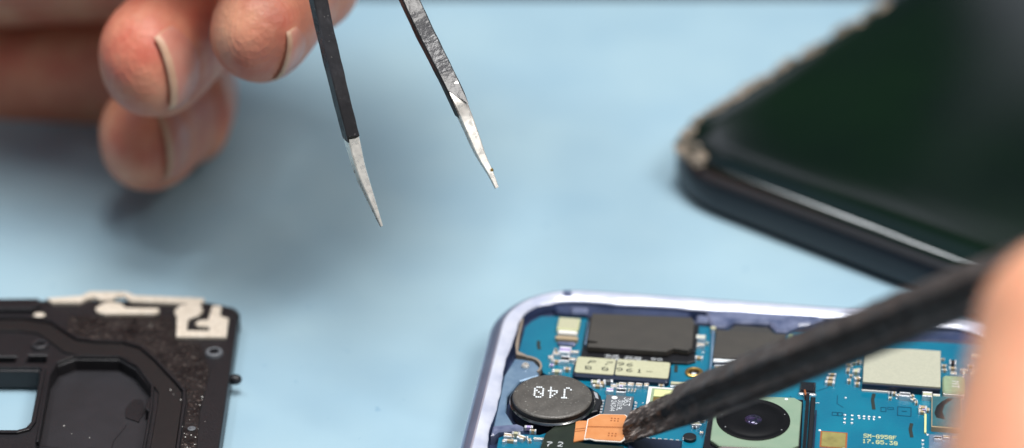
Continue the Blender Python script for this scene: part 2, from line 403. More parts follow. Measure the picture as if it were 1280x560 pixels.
# vibration motor
b = MB(); mu, mv = 1.0, 2.845
b.lathe(mu, mv, [(.46, .45, 'motorside'), (.49, .5, 'motorside'), (.495, .64, 'motorside'), (.515, .655, 'motorrim'), (.52, .672, 'motorrim'), (.508, .685, 'motorrim'),
                 (.492, .675, 'black'), (.485, .68, 'black'), (.48, .735, 'motorside'), (.465, .752, 'motor'), (.44, .757, 'motor'), (.2, .76, 'motor'), (0.0, .76, 'motor')], 'motor', n=96)
b.text('J40', mu + .235, mv + .05, .125, .25, .7625, 'white', rot=176, gap=1.7, fill=.78)
VM = b.build('vibration_motor', PH, smooth=False); smooth_by_angle(VM, 40)
VM['label'] = 'round vibration motor marked J40'
b = MB(); b.prism([(1.44, 2.5), (1.53, 2.56), (1.6, 2.74), (1.56, 2.95), (1.45, 3.02)], .6, .66, 'black', ch=.01)
b.prism([(1.47, 2.56), (1.52, 2.6), (1.55, 2.72), (1.51, 2.7)], .66, .672, 'solder'); b.build('motor_tab', VM)

# big black module
b = MB()
b.rbox(1.22, .84, 2.63, 1.5, .6, .655, 'black', r=.03)
b.prism([(1.22, 1.45), (2.63, 1.42), (2.64, 1.66), (2.55, 1.72), (2.36, 1.73), (2.33, 1.8), (1.22, 1.84)], .6, .64, 'black', ch=.01)
b.prism([(1.27, .87), (2.53, .8), (2.57, .9), (2.59, 1.5), (2.54, 1.57), (2.36, 1.55), (2.31, 1.6), (2.28, 1.635), (1.3, 1.65), (1.29, 1.57), (1.4, 1.555), (1.4, 1.52), (1.28, 1.5)], .655, .735, 'chipbrown', ch=.012)
b.prism([(1.24, 1.0), (1.25, 1.0), (1.27, 1.55), (1.25, 1.55)], .6, .69, 'bracket')
b.text('3V5', 1.52, 1.675, .05, .07, .645, 'white', gap=1.2); b.text('UE', 1.61, 1.745, .05, .045, .645, 'white', gap=1)
b.text('SVGO', 1.76, 1.68, .062, .06, .645, 'white', gap=.8, slant=.2); b.text('1A00', 1.76, 1.745, .066, .05, .645, 'white', gap=.8)
b.text('oo', 2.1, 1.675, .055, .07, .645, 'white', gap=2)
ch = b.build('chip', BD); ch['label'] = 'large flat dark grey module'
# cream label can
b = MB(); b.rbox(1.17, 1.85, 2.36, 2.235, .6, .672, 'navychip', r=.05, ch=.02)
b.rbox(1.19, 1.83, 1.675, 2.185, .672, .69, 'cream', r=.03, ch=.006); b.rbox(1.69, 1.82, 2.345, 2.18, .672, .69, 'cream', r=.03, ch=.006)
b.text('P 7', 1.33, 1.905, .08, .08, .692, 'inkdark', gap=1.4, slant=.3, fill=1.); b.text('B 0', 1.32, 2.035, .08, .08, .692, 'inkdark', gap=1.4, slant=-.1, fill=1.)
b.text('96', 1.7, 1.9, .075, .08, .692, 'inkdark', gap=2.6, slant=.1, fill=1.); b.text('961-', 1.7, 2.025, .075, .08, .692, 'inkdark', gap=3.2, fill=1.)
cl = b.build('chip', BD); cl['label'] = 'long cream chip with two rows of black characters'
# grey ic
b = MB(); b.box(1.63, 2.58, 1.965, 3.1, .6, .655, 'icgrey', ch=.008)
b.lathe(1.735, 2.64, [(.036, .656), (.034, .6575)], 'white', n=20)
b.text('363', 1.935, 2.62, .052, .085, .657, 'white', rot=90, gap=1.0)
b.text('3U19L', 1.845, 2.68, .042, .06, .657, 'white', rot=90, gap=.8); b.text('24344', 1.765, 2.7, .042, .06, .657, 'white', rot=90, gap=.8)
for i in range(7):
    b.box(1.585, 2.66 + i * .062, 1.615, 2.695 + i * .062, .6, .625, 'solder'); b.box(1.985, 2.66 + i * .062, 2.015, 2.695 + i * .062, .6, .625, 'solder')
ci = b.build('chip', BD); ci['label'] = 'small grey chip with white dot and lettering'
# gold/white square part half under the stick
b = MB(); b.box(2.12, 2.31, 2.56, 2.74, .6, .64, 'whiteedge', ch=.006); b.box(2.165, 2.355, 2.52, 2.7, .64, .646, 'ceramicgreen'); b.box(2.2, 2.4, 2.48, 2.55, .646, .66, 'goldprint'); b.box(2.2, 2.57, 2.48, 2.66, .646, .66, 'gold')
b.build('light_sensor', BD)
b = MB(); b.box(2.38, 2.15, 2.75, 2.2, .6, .63, 'cream', ch=.005); b.box(2.38, 2.225, 2.75, 2.26, .6, .63, 'solder', ch=.005); b.build('contact_strip', BD)
# second camera chip
b = MB(); b.box(2.85, .94, 3.73, 1.57, .6, .665, 'chipbrown', ch=.01); b.prism([(3.08, .8), (3.5, .8), (3.6, .95), (2.98, .95)], .6, .66, 'chip', ch=.01)
b.box(2.86, 1.575, 3.7, 1.64, .6, .64, 'white', ch=.01); b.box(2.86, 1.66, 3.6, 1.69, .6, .63, 'navychip'); b.box(2.88, 1.7, 3.5, 1.74, .6, .635, 'solder', ch=.01)
for i in range(7): b.box(2.9 + i * .09, 1.755, 2.95 + i * .09, 1.79, .6, .63, 'solder' if i % 2 else 'ceramic')
c2 = b.build('chip', BD); c2['label'] = 'graphite coloured chip under the black stick'
b = MB(); b.prism([(2.79, .9), (2.83, .9), (2.85, 1.5), (2.86, 2.1), (2.83, 2.1), (2.82, 1.5)], .6, .665, 'bracket', ch=.005)
b.lathe(2.81, .93, [(.035, .6), (.035, .68), (.02, .69)], 'cream', n=16); b.build('shield_rail', BD); b = MB(); b.prism([(3.76, .94), (3.82, .94), (3.83, 1.2), (3.77, 1.2)], .6, .665, 'ceramicgreen', ch=.005)
b.build('shield_rail', BD)

# main camera
b = MB()
b.prism([(2.9, 2.44), (4.0, 2.38), (4.03, 4.0), (2.86, 4.02)], .5, .655, 'blackgloss', ch=.01)
b.prism([(3.06, 2.46), (3.9, 2.42), (3.99, 2.5), (3.99, 3.43), (3.88, 3.53), (3.06, 3.56), (2.95, 3.45), (2.95, 2.56)], .655, .7, 'camgreen', ch=.01)
b.prism([(3.1, 3.54), (3.95, 3.5), (4.0, 3.56), (4.0, 4.0), (3.02, 4.0), (3.03, 3.6)], .655, .69, 'pinkmetal', ch=.02)
b.lathe(3.8, 2.47, [(.022, .7), (.02, .703)], 'white', n=14)
CM = b.build('rear_camera', PH)
b = MB(); lu, lv = 3.43, 2.97
b.lathe(lu, lv, [(.44, .695), (.44, .712, 'lensblack'), (.425, .718, 'lensblack'), (.41, .716, 'lensblack'), (.38, .708, 'lensblack'), (.35, .707, 'lensblack'), (.34, .714, 'lensblack'), (.18, .712, 'lensblack'), (.15, .706, 'lensblack'), (.1, .705, 'lensblack')], 'lensblack', n=72)
ln = b.build('lens', CM); smooth_by_angle(ln, 40)
b = MB(); b.lathe(lu, lv, [(.105, .704), (.095, .716), (.06, .727), (.02, .731), (0, .731)], 'lensmid', n=32); b.build('glass', ln, smooth=True)
b = MB()
for a, rr_ in ((20, .39), (150, .4), (175, .38), (215, .39), (330, .4)):
    b.blob((lu + rr_ * math.cos(R(a)), -lv + rr_ * math.sin(R(a)), .722), (.009, .009, .006), 'solder', 8)
b.build('dust', ln)['kind'] = 'stuff'
b = MB(); b.box(4.035, 2.3, 4.075, 4.0, .5, .7, 'blackgloss', ch=.005); b.box(4.09, 2.35, 4.15, 4.0, .5, .685, 'black', ch=.01); b.box(4.155, 2.6, 4.175, 4.0, .6, .66, 'navychip')
b.prism([(4.0, 2.2), (4.02, 2.2), (4.04, 2.32), (4.02, 2.32)], .6, .68, 'orangedark')
b.build('camera_gasket', PH)
b = MB(); b.box(3.95, 1.97, 4.14, 2.2, .6, .66, 'blackgloss', ch=.02); b.box(3.94, 2.2, 4.15, 2.235, .6, .64, 'solder', ch=.01); b.build('microphone', BD)

# shield can at the right
b = MB(); b.box(4.7, 1.2, 5.64, 2.01, .6, .69, 'navychip'); b.box(4.705, 1.165, 5.645, 1.985, .69, .72, 'shield', ch=.006)
b.box(4.7, 2.01, 5.05, 2.03, .6, .62, 'whiteedge')
sc_ = b.build('shield_can', BD)
b = MB(); b.rbox(5.67, 1.66, 5.95, 2.04, .6, .69, 'ceramicgreen', r=.05, ch=.02, mt='ceramicgreen'); b.text('NT', 5.875, 1.79, .07, .09, .692, 'white', rot=90, gap=1)
b.rbox(5.68, 1.99, 5.94, 2.052, .6, .66, 'whiteedge', r=.02)
sg = b.build('chip', BD); sg['label'] = 'small pale green rounded component'
b = MB(); b.box(5.54, 2.12, 5.9, 2.79, .6, .67, 'ceramic', ch=.004); b.box(5.55, 2.13, 5.89, 2.775, .67, .675, 'teal')
b.prism([(5.74, 2.16), (5.8, 2.16), (5.7, 2.3), (5.67, 2.45), (5.7, 2.62), (5.6, 2.6), (5.575, 2.5), (5.6, 2.35), (5.66, 2.24)], .675, .677, 'black')
tg = b.build('chip', BD); tg['label'] = 'teal glassy square chip with a dark smear'
b = MB(); b.box(5.46, 2.45, 5.485, 2.85, .6, .62, 'goldprint'); b.build('gold_edge', BD)
# region right of the board seam: browner flex area
b = MB(); b.box(5.52, 2.86, 6.3, 3.9, .6, .606, 'bracket'); b.build('ground_pad', BD)
# gold data-label patch (its code is left out)
b = MB(); b.box(4.235, 2.955, 4.555, 3.3, .6, .604, 'orangedark'); b.box(4.255, 2.975, 4.535, 3.28, .604, .607, 'codegold')
b.build('code_label', BD)
b = MB(); b.lathe(4.225, 2.94, [(.018, .6), (.014, .606)], 'white', n=10); b.build('solder_pad', BD)

# orange flex connector
b = MB()
edge = [(1.465, 3.19), (1.57, 3.08), (1.6, 3.055), (1.9, 3.03), (1.935, 3.06), (1.95, 3.55), (1.91, 3.615), (1.6, 3.625), (1.53, 3.6), (1.47, 3.62)]
top = [(1.478, 3.2), (1.58, 3.095), (1.605, 3.07), (1.89, 3.046), (1.92, 3.07), (1.933, 3.545), (1.9, 3.6), (1.6, 3.608), (1.54, 3.585), (1.48, 3.6)]
b.prism(edge, .67, .682, 'whiteedge'); b.prism(top, .682, .69, 'orange')
stroke(b, [(1.48, 3.35), (1.93, 3.31)], .012, .6915, 'orangedark'); stroke(b, [(1.48, 3.37), (1.93, 3.33)], .006, .6915, 'orangedark')
for dv in (0, .32):
    for i in range(3):
        for j in range(2): b.flat([(1.74 + i * .04 + x, 3.13 + dv + j * .05 + y) for x, y in ((0, 0), (.02, 0), (.02, .025), (0, .025))], .6915, 'orangedark')
b.prism([(1.33, 3.22), (1.465, 3.2), (1.47, 3.6), (1.35, 3.66)], .655, .67, 'orange')
stroke(b, [(1.34, 3.4), (1.47, 3.36)], .012, .672, 'orangedark'); stroke(b, [(1.34, 3.45), (1.47, 3.41)], .012, .672, 'orangedark')
FX = b.build('flex_connector', PH); FX['label'] = 'orange flex ribbon end with white rim'
b = MB(); b.prism([(1.12, 3.3), (1.34, 3.19), (1.36, 3.62), (1.5, 3.66), (1.95, 3.66), (1.95, 4.1), (.95, 4.1), (.98, 3.7), (1.0, 3.5)], .61, .655, 'olive', ch=.005)
b.text('7', 1.04, 3.68, .06, .1, .657, 'white', gap=3); b.text('2', 1.17, 3.665, .06, .1, .657, 'white', gap=3)
b.build('ribbon', FX)
# dark connectors under the stick
b = MB(); b.box(2.0, 3.45, 2.62, 4.05, .6, .66, 'navychip', ch=.01)
for i in range(8): b.box(2.05 + i * .07, 3.39, 2.09 + i * .07, 3.43, .6, .625, 'solder')
b.build('connector', BD)
b = MB(); b.lathe(2.7, 3.33, [(.08, .6), (.08, .64), (.06, .645)], 'black', n=20); b.build('screw_hole', BD)
# gold topped filter near the top-left
b = MB(); b.box(.86, .92, 1.13, 1.2, .6, .675, 'goldprint', ch=.01, mt='cream'); b.rbox(.88, 1.225, 1.13, 1.3, .6, .68, 'whiteedge', r=.03, ch=.01); b.rbox(.86, 1.33, 1.15, 1.4, .6, .66, 'ceramic', r=.03, ch=.01)
b.rbox(.9, 1.43, 1.13, 1.5, .6, .64, 'lavplastic', r=.03, ch=.01)
b.build('antenna_contact', BD)

# little surface-mount parts, each its own object under the board
def smd_mesh(name, body):
    b = MB(); b.box(-.5, -.5, -.24, .5, 0, 1, 'solder', ch=.08); b.box(.24, -.5, .5, .5, 0, 1, 'solder', ch=.08); b.box(-.25, -.44, .25, .44, 0, .94, body)
    o = b.build(name, BD); return o
protos = {}
def smd(kind, u, v, w, h, z=.05, rot=0):
    name, body = {'c': ('capacitor', 'ceramic'), 'l': ('capacitor', 'ceramiclilac'), 'r': ('resistor', 'black'), 'w': ('capacitor', 'cream'), 'd': ('inductor', 'icgrey')}[kind]
    if kind not in protos: o = protos[kind] = smd_mesh(name, body)
    else: o = protos[kind].copy(); C.objects.link(o); o.parent = BD
    o.location = (u, -v, .6); o.scale = (w, h, z); o.rotation_euler = (0, 0, R(rot + random.uniform(-3, 3)))
def dot(u, v, r=.02):
    if 'dot' not in protos:
        b = MB(); b.blob((0, 0, 0), (1, 1, .7), 'solder', 12); o = protos['dot'] = b.build('solder_pad', BD, smooth=True)
    else: o = protos['dot'].copy(); C.objects.link(o); o.parent = BD
    o.location = (u, -v, .602); o.scale = (r, r, r)
for a in [('l', 1.02, 1.67, .14, .15, .08, 90), ('r', 1.04, 1.86, .13, .11, .07, 90), ('c', .92, 1.72, .07, .1, .05, 90), ('c', 1.13, 1.66, .05, .12, .05, 90),
          ('c', .94, 1.9, .09, .06, .05, 0), ('c', 1.12, 1.83, .06, .1, .05, 90), ('w', .97, 2.12, .12, .07, .05, 0), ('c', 1.09, 2.05, .09, .06, .05, 0), ('c', .86, 1.8, .05, .07, .04, 90),
          ('w', 1.46, 2.3, .1, .06, .05, 0), ('c', 1.55, 2.33, .08, .07, .06, 20), ('d', 1.62, 2.28, .12, .06, .06, 12), ('c', 1.5, 2.37, .12, .05, .04, 0), ('c', 1.7, 2.37, .06, .08, .05, 90),
          ('r', 1.8, 2.48, .1, .12, .07, 90), ('l', 1.66, 2.47, .08, .09, .06, 90),
          ('c', 1.8, 2.31, .07, .09, .05, 90), ('c', 1.9, 2.3, .07, .08, .05, 90), ('c', 2.0, 2.3, .07, .08, .05, 90), ('c', 2.09, 2.29, .07, .06, .05, 90), ('c', 2.27, 2.26, .07, .035, .04, 0),
          ('w', 2.67, 1.14, .08, .12, .07, 90), ('c', 2.68, 1.29, .07, .1, .05, 90), ('c', 2.68, 1.57, .1, .06, .04, 0),
          ('c', 4.33, 1.745, .1, .05, .05, 0), ('c', 4.315, 1.84, .11, .06, .05, 0), ('c', 4.31, 1.93, .12, .06, .05, 0),
          ('c', 4.52, 1.48, .08, .05, .05, 0), ('w', 4.62, 1.65, .09, .08, .06, 0), ('c', 4.52, 1.62, .05, .09, .05, 0), ('c', 4.64, 1.8, .08, .06, .05, 30), ('c', 4.54, 1.86, .05, .06, .05, 0), ('c', 4.64, 1.92, .07, .05, .05, 0), ('c', 4.64, 1.4, .06, .08, .05, 0),
          ('c', 5.09, 2.06, .06, .06, .04, 0), ('c', 5.14, 2.1, .05, .04, .04, 40), ('d', 5.22, 2.12, .09, .13, .07, 90), ('c', 5.31, 2.09, .05, .04, .04, 30), ('c', 5.32, 2.17, .06, .04, .04, 50), ('c', 5.36, 2.23, .04, .05, .04, 0),
          ('w', 5.49, 2.08, .11, .12, .07, 90), ('w', 5.6, 2.08, .06, .09, .06, 90), ('c', 5.44, 2.34, .1, .06, .05, 0), ('c', 5.43, 2.43, .08, .04, .04, 0), ('c', 5.5, 2.37, .04, .07, .04, 0),
          ('r', 5.8, 1.3, .09, .1, .06, 0), ('c', 5.8, 1.42, .1, .04, .05, 0), ('c', 5.81, 1.54, .05, .08, .05, 90), ('c', 5.94, 1.45, .03, .1, .05, 90), ('c', 5.7, 1.46, .06, .04, .04, 0),
          ('c', 6.03, 1.33, .09, .03, .04, 0), ('w', 6.1, 1.1, .05, .13, .05, 90), ('c', 5.68, 1.2, .05, .03, .03, 0),
          ('c', 5.72, 2.93, .06, .08, .04, 90), ('c', 5.82, 2.93, .05, .06, .04, 90), ('c', 5.92, 2.92, .06, .05, .04, 90), ('c', 6.05, 2.9, .07, .04, .04, 90), ('r', 5.62, 2.98, .07, .09, .05, 90),
          ('c', 4.52, 3.33, .03, .04, .03, 0), ('c', .56, 3.6, .07, .1, .06, 90), ('w', .65, 3.56, .1, .05, .07, 0), ('c', .72, 3.62, .07, .09, .06, 60), ('c', .6, 3.68, .16, .04, .04, 0),
          ('c', .82, 3.64, .05, .06, .04, 20), ('c', .9, 3.6, .035, .07, .04, 90), ('c', .95, 3.6, .035, .07, .04, 90), ('c', 1.0, 3.6, .035, .07, .04, 90), ('c', .84, 3.45, .08, .04, .05, 0), ('l', .78, 3.38, .1, .05, .05, 0),
          ('c', 2.9, 2.2, .06, .08, .05, 90), ('c', 2.82, 2.95, .08, .05, .04, 0), ('w', 2.75, 3.05, .07, .1, .05, 90)]: smd(*a)
for i in range(4): smd('c', 1.85 + i * .037, 2.4, .075, .018, .03, 84)
for u in (4.512, 4.6, 4.68, 4.742, 4.8, 4.86, 4.925): dot(u, 2.575)
for u in (4.512, 4.6): dot(u, 2.66); dot(u, 2.74)
for u in (4.685, 4.742, 4.8, 4.86): dot(u, 2.625, .016)
for u, v, r in ((5.445, 3.0, .02), (5.445, 3.08, .02), (5.445, 3.16, .02), (5.5, 2.87, .018), (4.51, 2.2, .018), (1.99, 2.62, .012), (2.08, 2.63, .01), (2.5, 2.75, .014), (1.04, 1.1, .02)): dot(u, v, r)
rnd = random.Random(21)
for u0, v0, u1, v1, k in ((.84, 1.6, 1.15, 2.15, 12), (1.45, 2.26, 1.8, 2.42, 8), (4.48, 1.4, 4.68, 1.98, 10), (5.02, 2.03, 5.4, 2.2, 10), (5.4, 2.3, 5.52, 2.44, 6),
                          (.5, 3.53, .8, 3.72, 9), (2.6, .95, 2.76, 1.65, 6), (5.68, 1.2, 6.15, 1.6, 8), (2.64, 2.85, 2.86, 3.5, 8)):
    for _ in range(k):
        u, v = rnd.uniform(u0, u1), rnd.uniform(v0, v1)
        if rnd.random() < .5: dot(u, v, rnd.uniform(.009, .018))
        else: smd(rnd.choice('ccwld'), u, v, rnd.uniform(.04, .07), rnd.uniform(.025, .045), rnd.uniform(.03, .05), rnd.choice((0, 90)))
# battery below the frame edge, out of sight of the photograph but part of the phone
b = MB(); b.rbox(1.0, 4.5, 5.9, 12.2, .5, .64, 'chip', r=.2, ch=.03); b.build('battery', PH)

# ------------------------------------------------------------------ black phone lying face up
e1 = Vector((.752, -.66)); DP = empty('black_phone', (1.77, 35.12, 0), math.atan2(-.633, .774))
tag(DP, 'glossy black phone lying face up with a chipped, worn corner', 'phone')
# local x = along lower edge, local y = away; ring_path counts v toward the camera so shift it
DW, DL = 7.5, 15.6
def dark_loft(prof, rad, name, shift=0):
    mb = MB()
    rings = [[(u, DL - v, p[1]) for u, v in ring_path(p[0], rad, DW, DL)] for p in prof]
    n = len(rings[0])
    for i in range(len(rings) - 1):
        mb.add(rings[i] + rings[i + 1], [(j, n + j, n + (j + 1) % n, (j + 1) % n) for j in range(n)], prof[i + 1][2])
    return mb, rings
mb, rg = dark_loft([(.2, .0, 'bodydark'), (.06, .06, 'bodydark'), (0, .2, 'bodydark'), (0, .42, 'bodydark'), (.04, .52, 'bodydark')], 1.35, 'x')
mb.add(rg[0], [tuple(range(len(rg[0])))], 'bodydark')
o = mb.build('body', DP); smooth_by_angle(o, 60)
mb, rg = dark_loft([(.035, .52, 'worn'), (.05, .56, 'worn'), (.1, .615, 'worn')], 1.35, 'x')
o = mb.build('rim', DP); smooth_by_angle(o, 60); o.data.materials.append(M['rimgloss'])
for f in o.data.polygons:
    c = f.center
    if not (c.x < .3): f.material_index = 1
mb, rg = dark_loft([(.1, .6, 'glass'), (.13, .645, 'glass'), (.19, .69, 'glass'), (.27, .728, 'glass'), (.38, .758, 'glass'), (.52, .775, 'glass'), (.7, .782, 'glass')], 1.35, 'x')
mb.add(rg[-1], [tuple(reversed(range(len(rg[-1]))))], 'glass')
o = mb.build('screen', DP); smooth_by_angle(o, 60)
# chipped glass crumbs and bare patches along the far rim and corner
b = MB(); rnd = random.Random(3)
for i in range(110):
    t = rnd.random() ** 1.2 * 6.2 + .05; k = rnd.random()
    x = .1 + .2 * k; y = t
    if t < 1.35:
        a = R(180 + 80 * (1 - t / 1.35)); q = 1.27 - .16 * k; x = 1.35 + q * math.cos(a); y = 1.35 + q * math.sin(a)
    if t < 1.35 and i % 2: continue
    b.blob((x, y, .64 + .09 * k), (rnd.uniform(.04, .14), rnd.uniform(.06, .2), rnd.uniform(.012, .035)), 'chippedglass', 8)
M['chippedglass'] = mat('chipped_glass', srgb(158, 140, 122), .4, var=1, vscale=5, var_col=srgb(40, 44, 38), bump=.8, bscale=20)
b.build('chipped_edge', DP)['kind'] = 'stuff'

# ------------------------------------------------------------------ black plastic midframe at the left
MF = empty('plastic_midframe', (-6.5, 29.5, 0), 0)
tag(MF, 'black plastic inner cover of a phone with beige contact plates and a square opening', 'phone cover')
def mp(pts): return [(x + 6.5, -(y - 29.5)) for x, y in pts]     # bench coordinates -> local u,v
def mprism(mb, pts, z0, z1, m, ch=0., mt=None): mb.prism(mp(pts), z0, z1, m, ch, mt)
# base shell with real openings, built as a grid of cells cut from an outline
def inside(p, poly):
    x, y = p; c = False
    for i in range(len(poly)):
        x0, y0 = poly[i - 1]; x1, y1 = poly[i]
        if (y0 > y) != (y1 > y) and x < (x1 - x0) * (y - y0) / (y1 - y0) + x0: c = not c
    return c
outer = [(-10.4, 31.55), (-6.1, 31.62), (-6.0, 31.66), (-3.95, 31.56), (-3.72, 31.48), (-3.57, 31.32), (-3.53, 31.1), (-3.5, 25.0), (-3.6, 24.0), (-10.4, 24.0)]
hole1 = [(-9.2, 28.62), (-6.0, 28.6), (-5.9, 28.68), (-5.86, 28.8), (-5.9, 29.8), (-5.93, 29.92), (-9.2, 29.94)]
recess = [(-5.62, 26.4), (-5.72, 28.35), (-5.76, 29.75), (-5.7, 30.03), (-5.5, 30.18), (-4.95, 30.17), (-4.72, 29.95), (-4.47, 29.5), (-4.46, 29.35), (-4.5, 29.3), (-4.5, 29.08), (-4.45, 29.02), (-4.42, 26.4)]
holes = [hole1, recess, [(-6.6, 30.12), (-6.25, 30.13), (-6.26, 30.25), (-6.6, 30.25)], [(-6.12, 30.12), (-5.86, 30.12), (-5.88, 30.28), (-6.1, 30.28)]]
def plate(name, outline, holes_, z0, z1, m, parent, ch=.02):
    bm = bmesh.new(); loops = []
    for poly in [outline] + holes_:
        vs = [bm.verts.new((x + 6.5, y - 29.5, z1)) for x, y in poly]
        for i in range(len(vs)): bm.edges.new((vs[i - 1], vs[i]))
    bmesh.ops.triangle_fill(bm, use_beauty=True, use_dissolve=False, edges=bm.edges[:])
    for f in list(bm.faces):
        if f.normal.z < 0: f.normal_flip()
    ex = bmesh.ops.extrude_face_region(bm, geom=bm.faces[:])
    for v in [v for v in ex['geom'] if isinstance(v, bmesh.types.BMVert)]: v.co.z = z0
    bmesh.ops.recalc_face_normals(bm, faces=bm.faces[:])
    ed = [e for e in bm.edges if len(e.link_faces) == 2 and e.calc_face_angle(0) > R(60) and all(abs(v.co.z - z1) < 1e-5 for v in e.verts)]
    if ch: bmesh.ops.bevel(bm, geom=ed, offset=ch, segments=2, affect='EDGES', profile=.5)
    me = bpy.data.meshes.new(name); bm.to_mesh(me); bm.free(); me.materials.append(M[m])
    o = bpy.data.objects.new(name, me); C.objects.link(o); o.parent = parent
    return o
plate('cover_plate', outer, holes, .05, .3, 'midplastic', MF)
b = MB()
mprism(b, [(-5.9, 26.3), (-5.85, 30.3), (-4.3, 30.3), (-4.3, 26.3)], .06, .14, 'midfloor')
mprism(b, [(-4.7, 29.5), (-4.6, 29.5), (-4.52, 29.28), (-4.58, 29.0), (-4.75, 29.1), (-4.78, 29.3)], .14, .155, 'midplastic')
stroke(b, mp([(-4.86, 27.9), (-4.84, 28.6), (-4.72, 28.95)]), .015, .1415, 'black')
stroke(b, mp([(-5.7, 28.5), (-5.3, 28.42), (-5.1, 28.46), (-4.6, 28.42)]), .015, .1415, 'black')
b.build('recess_floor', MF)
# raised rim round the recess and the opening
b = MB()
def band(mb, a, c, z0, z1, m, ch=.01):
    mprism(mb, a + c[::-1], z0, z1, m, ch)
# rim pieces
ra = [(-5.72, 28.3), (-5.79, 29.78), (-5.73, 30.08), (-5.52, 30.23), (-4.93, 30.22), (-4.68, 29.99), (-4.44, 29.53), (-4.4, 29.0), (-4.38, 27.0)]
rb = [(-5.69, 28.3), (-5.76, 29.77), (-5.70, 30.05), (-5.51, 30.2), (-4.94, 30.19), (-4.7, 29.97), (-4.47, 29.52), (-4.43, 29.0), (-4.41, 27.0)]
band(b, ra, rb, .28, .345, 'midplastic', .006)
ha = [(-9.2, 30.0), (-5.9, 29.99), (-5.84, 29.93), (-5.79, 28.75), (-5.84, 28.58), (-5.98, 28.51), (-9.2, 28.53)]
hb = [(-9.2, 29.96), (-5.92, 29.95), (-5.88, 29.9), (-5.835, 28.76), (-5.87, 28.62), (-5.99, 28.56), (-9.2, 28.58)]
band(b, ha, hb, .28, .335, 'midplastic', .006)
b.build('rim', MF)
# ribbon
ro = [(-9.5, 31.12), (-6.3, 31.1), (-5.93, 31.0), (-5.77, 30.82), (-5.55, 30.6), (-5.3, 30.54), (-4.95, 30.52), (-4.72, 30.4), (-4.5, 30.1), (-4.18, 29.58), (-4.08, 29.4), (-4.05, 29.1), (-4.0, 26.5)]
ri = [(-9.5, 30.84), (-6.3, 30.84), (-6.06, 30.78), (-5.86, 30.56), (-5.66, 30.33), (-5.45, 30.26), (-4.97, 30.24), (-4.85, 30.18), (-4.66, 29.9), (-4.42, 29.5), (-4.37, 29.4), (-4.35, 29.1), (-4.32, 26.5)]
b = MB(); band(b, ro, ri, .3, .325, 'midribbon', .008); rbn = b.build('ribbon', MF)
b = MB()
k = [(x + .045 if i > 3 else x + .02, y + .035 if i < 11 else y) for i, (x, y) in enumerate(ro)]
band(b, k, [(x + .012, y + .01) for x, y in ro], .3, .352, 'midplastic', .005)
b.build('ribbon_edge', MF)
# rough metallised area to the right of the ribbon
b = MB()
rr2 = [(-5.72, 31.2), (-5.45, 31.2), (-4.4, 31.2), (-4.28, 30.62), (-3.98, 30.58), (-3.78, 29.9), (-3.82, 29.0), (-3.78, 28.2), (-3.78, 26.5), (-3.97, 26.5), (-3.98, 29.1), (-4.03, 29.45), (-4.44, 30.15), (-4.68, 30.46), (-4.93, 30.58), (-5.28, 30.6), (-5.5, 30.67), (-5.7, 30.86)]
mprism(b, rr2, .3, .318, 'midrough', .004); b.build('foil_patch', MF)
# contact plates
b = MB()
mprism(b, [(-6.06, 31.6), (-5.98, 31.5), (-5.62, 31.5), (-5.54, 31.6), (-5.44, 31.63), (-5.36, 31.56), (-5.22, 31.56), (-5.16, 31.64), (-5.06, 31.66), (-4.96, 31.53), (-4.05, 31.46), (-4.0, 31.56), (-4.02, 31.6), (-4.92, 31.67), (-5.04, 31.76), (-5.52, 31.77), (-5.62, 31.66)], .3, .345, 'contact', .008)
mprism(b, [(-5.24, 31.52), (-5.34, 31.45), (-5.4, 31.36), (-5.36, 31.27), (-5.26, 31.22), (-4.62, 31.23), (-4.56, 31.29), (-4.58, 31.36), (-5.0, 31.37), (-5.08, 31.48)], .3, .34, 'contact', .008)
b.build('contact_plate', MF)
b = MB()
mprism(b, [(-4.37, 31.3), (-4.31, 31.42), (-4.17, 31.48), (-4.05, 31.45), (-4.0, 31.32), (-4.04, 31.2), (-4.15, 31.14), (-4.17, 31.05), (-4.16, 30.82), (-3.88, 30.81), (-3.87, 30.91), (-4.03, 30.93), (-4.07, 30.98), (-4.03, 31.06),
           (-3.91, 31.08), (-3.89, 31.42), (-3.77, 31.42), (-3.76, 31.17), (-3.65, 31.11), (-3.64, 30.66), (-4.28, 30.67), (-4.32, 31.14)], .3, .34, 'contact', .008)
b.build('contact_plate', MF)
for (x, y, r, m2) in ((-5.99, 30.5, .085, 'midfloor'), (-3.765, 30.32, .085, 'icgrey')):
    b = MB(); b.lathe(x + 6.5, -(y - 29.5), [(r + .03, .3), (r + .022, .335), (r, .345, m2), (r - .022, .34, m2), (r - .03, .306, 'black')], m2, n=32); b.build('screw_hole', MF)
b = MB(); b.lathe(-3.88 + 6.5, -(28.6 - 29.5), [(.05, .31, 'black'), (.05, .33, 'black'), (.03, .335, 'icgrey'), (.02, .345, 'icgrey')], 'icgrey', n=20); b.build('screw_hole', MF)
for y, z in ((29.88, .2),):
    b = MB(); b.blob((-3.47 + 6.5, y - 29.5, z), (.09, .07, .07), 'midplastic', 14); b.build('clip', MF, smooth=True)
b = MB(); b.lathe(-3.72 + 6.5, -(31.28 - 29.5), [(.2, .06), (.2, .26), (.17, .3), (.1, .315)], 'midplastic', n=40); b.build('corner_boss', MF)
b = MB(); b.blob((-6.1 + 6.5, 31.2 - 29.5, .33), (.08, .05, .02), 'contact', 12); b.build('stud', MF)
b = MB(); mprism(b, [(-9.6, 31.3), (-6.2, 31.3), (-6.12, 31.42), (-6.15, 31.56), (-9.6, 31.5)], .3, .37, 'midplastic', .02); b.build('top_rail', MF)
b = MB(); rnd = random.Random(9)
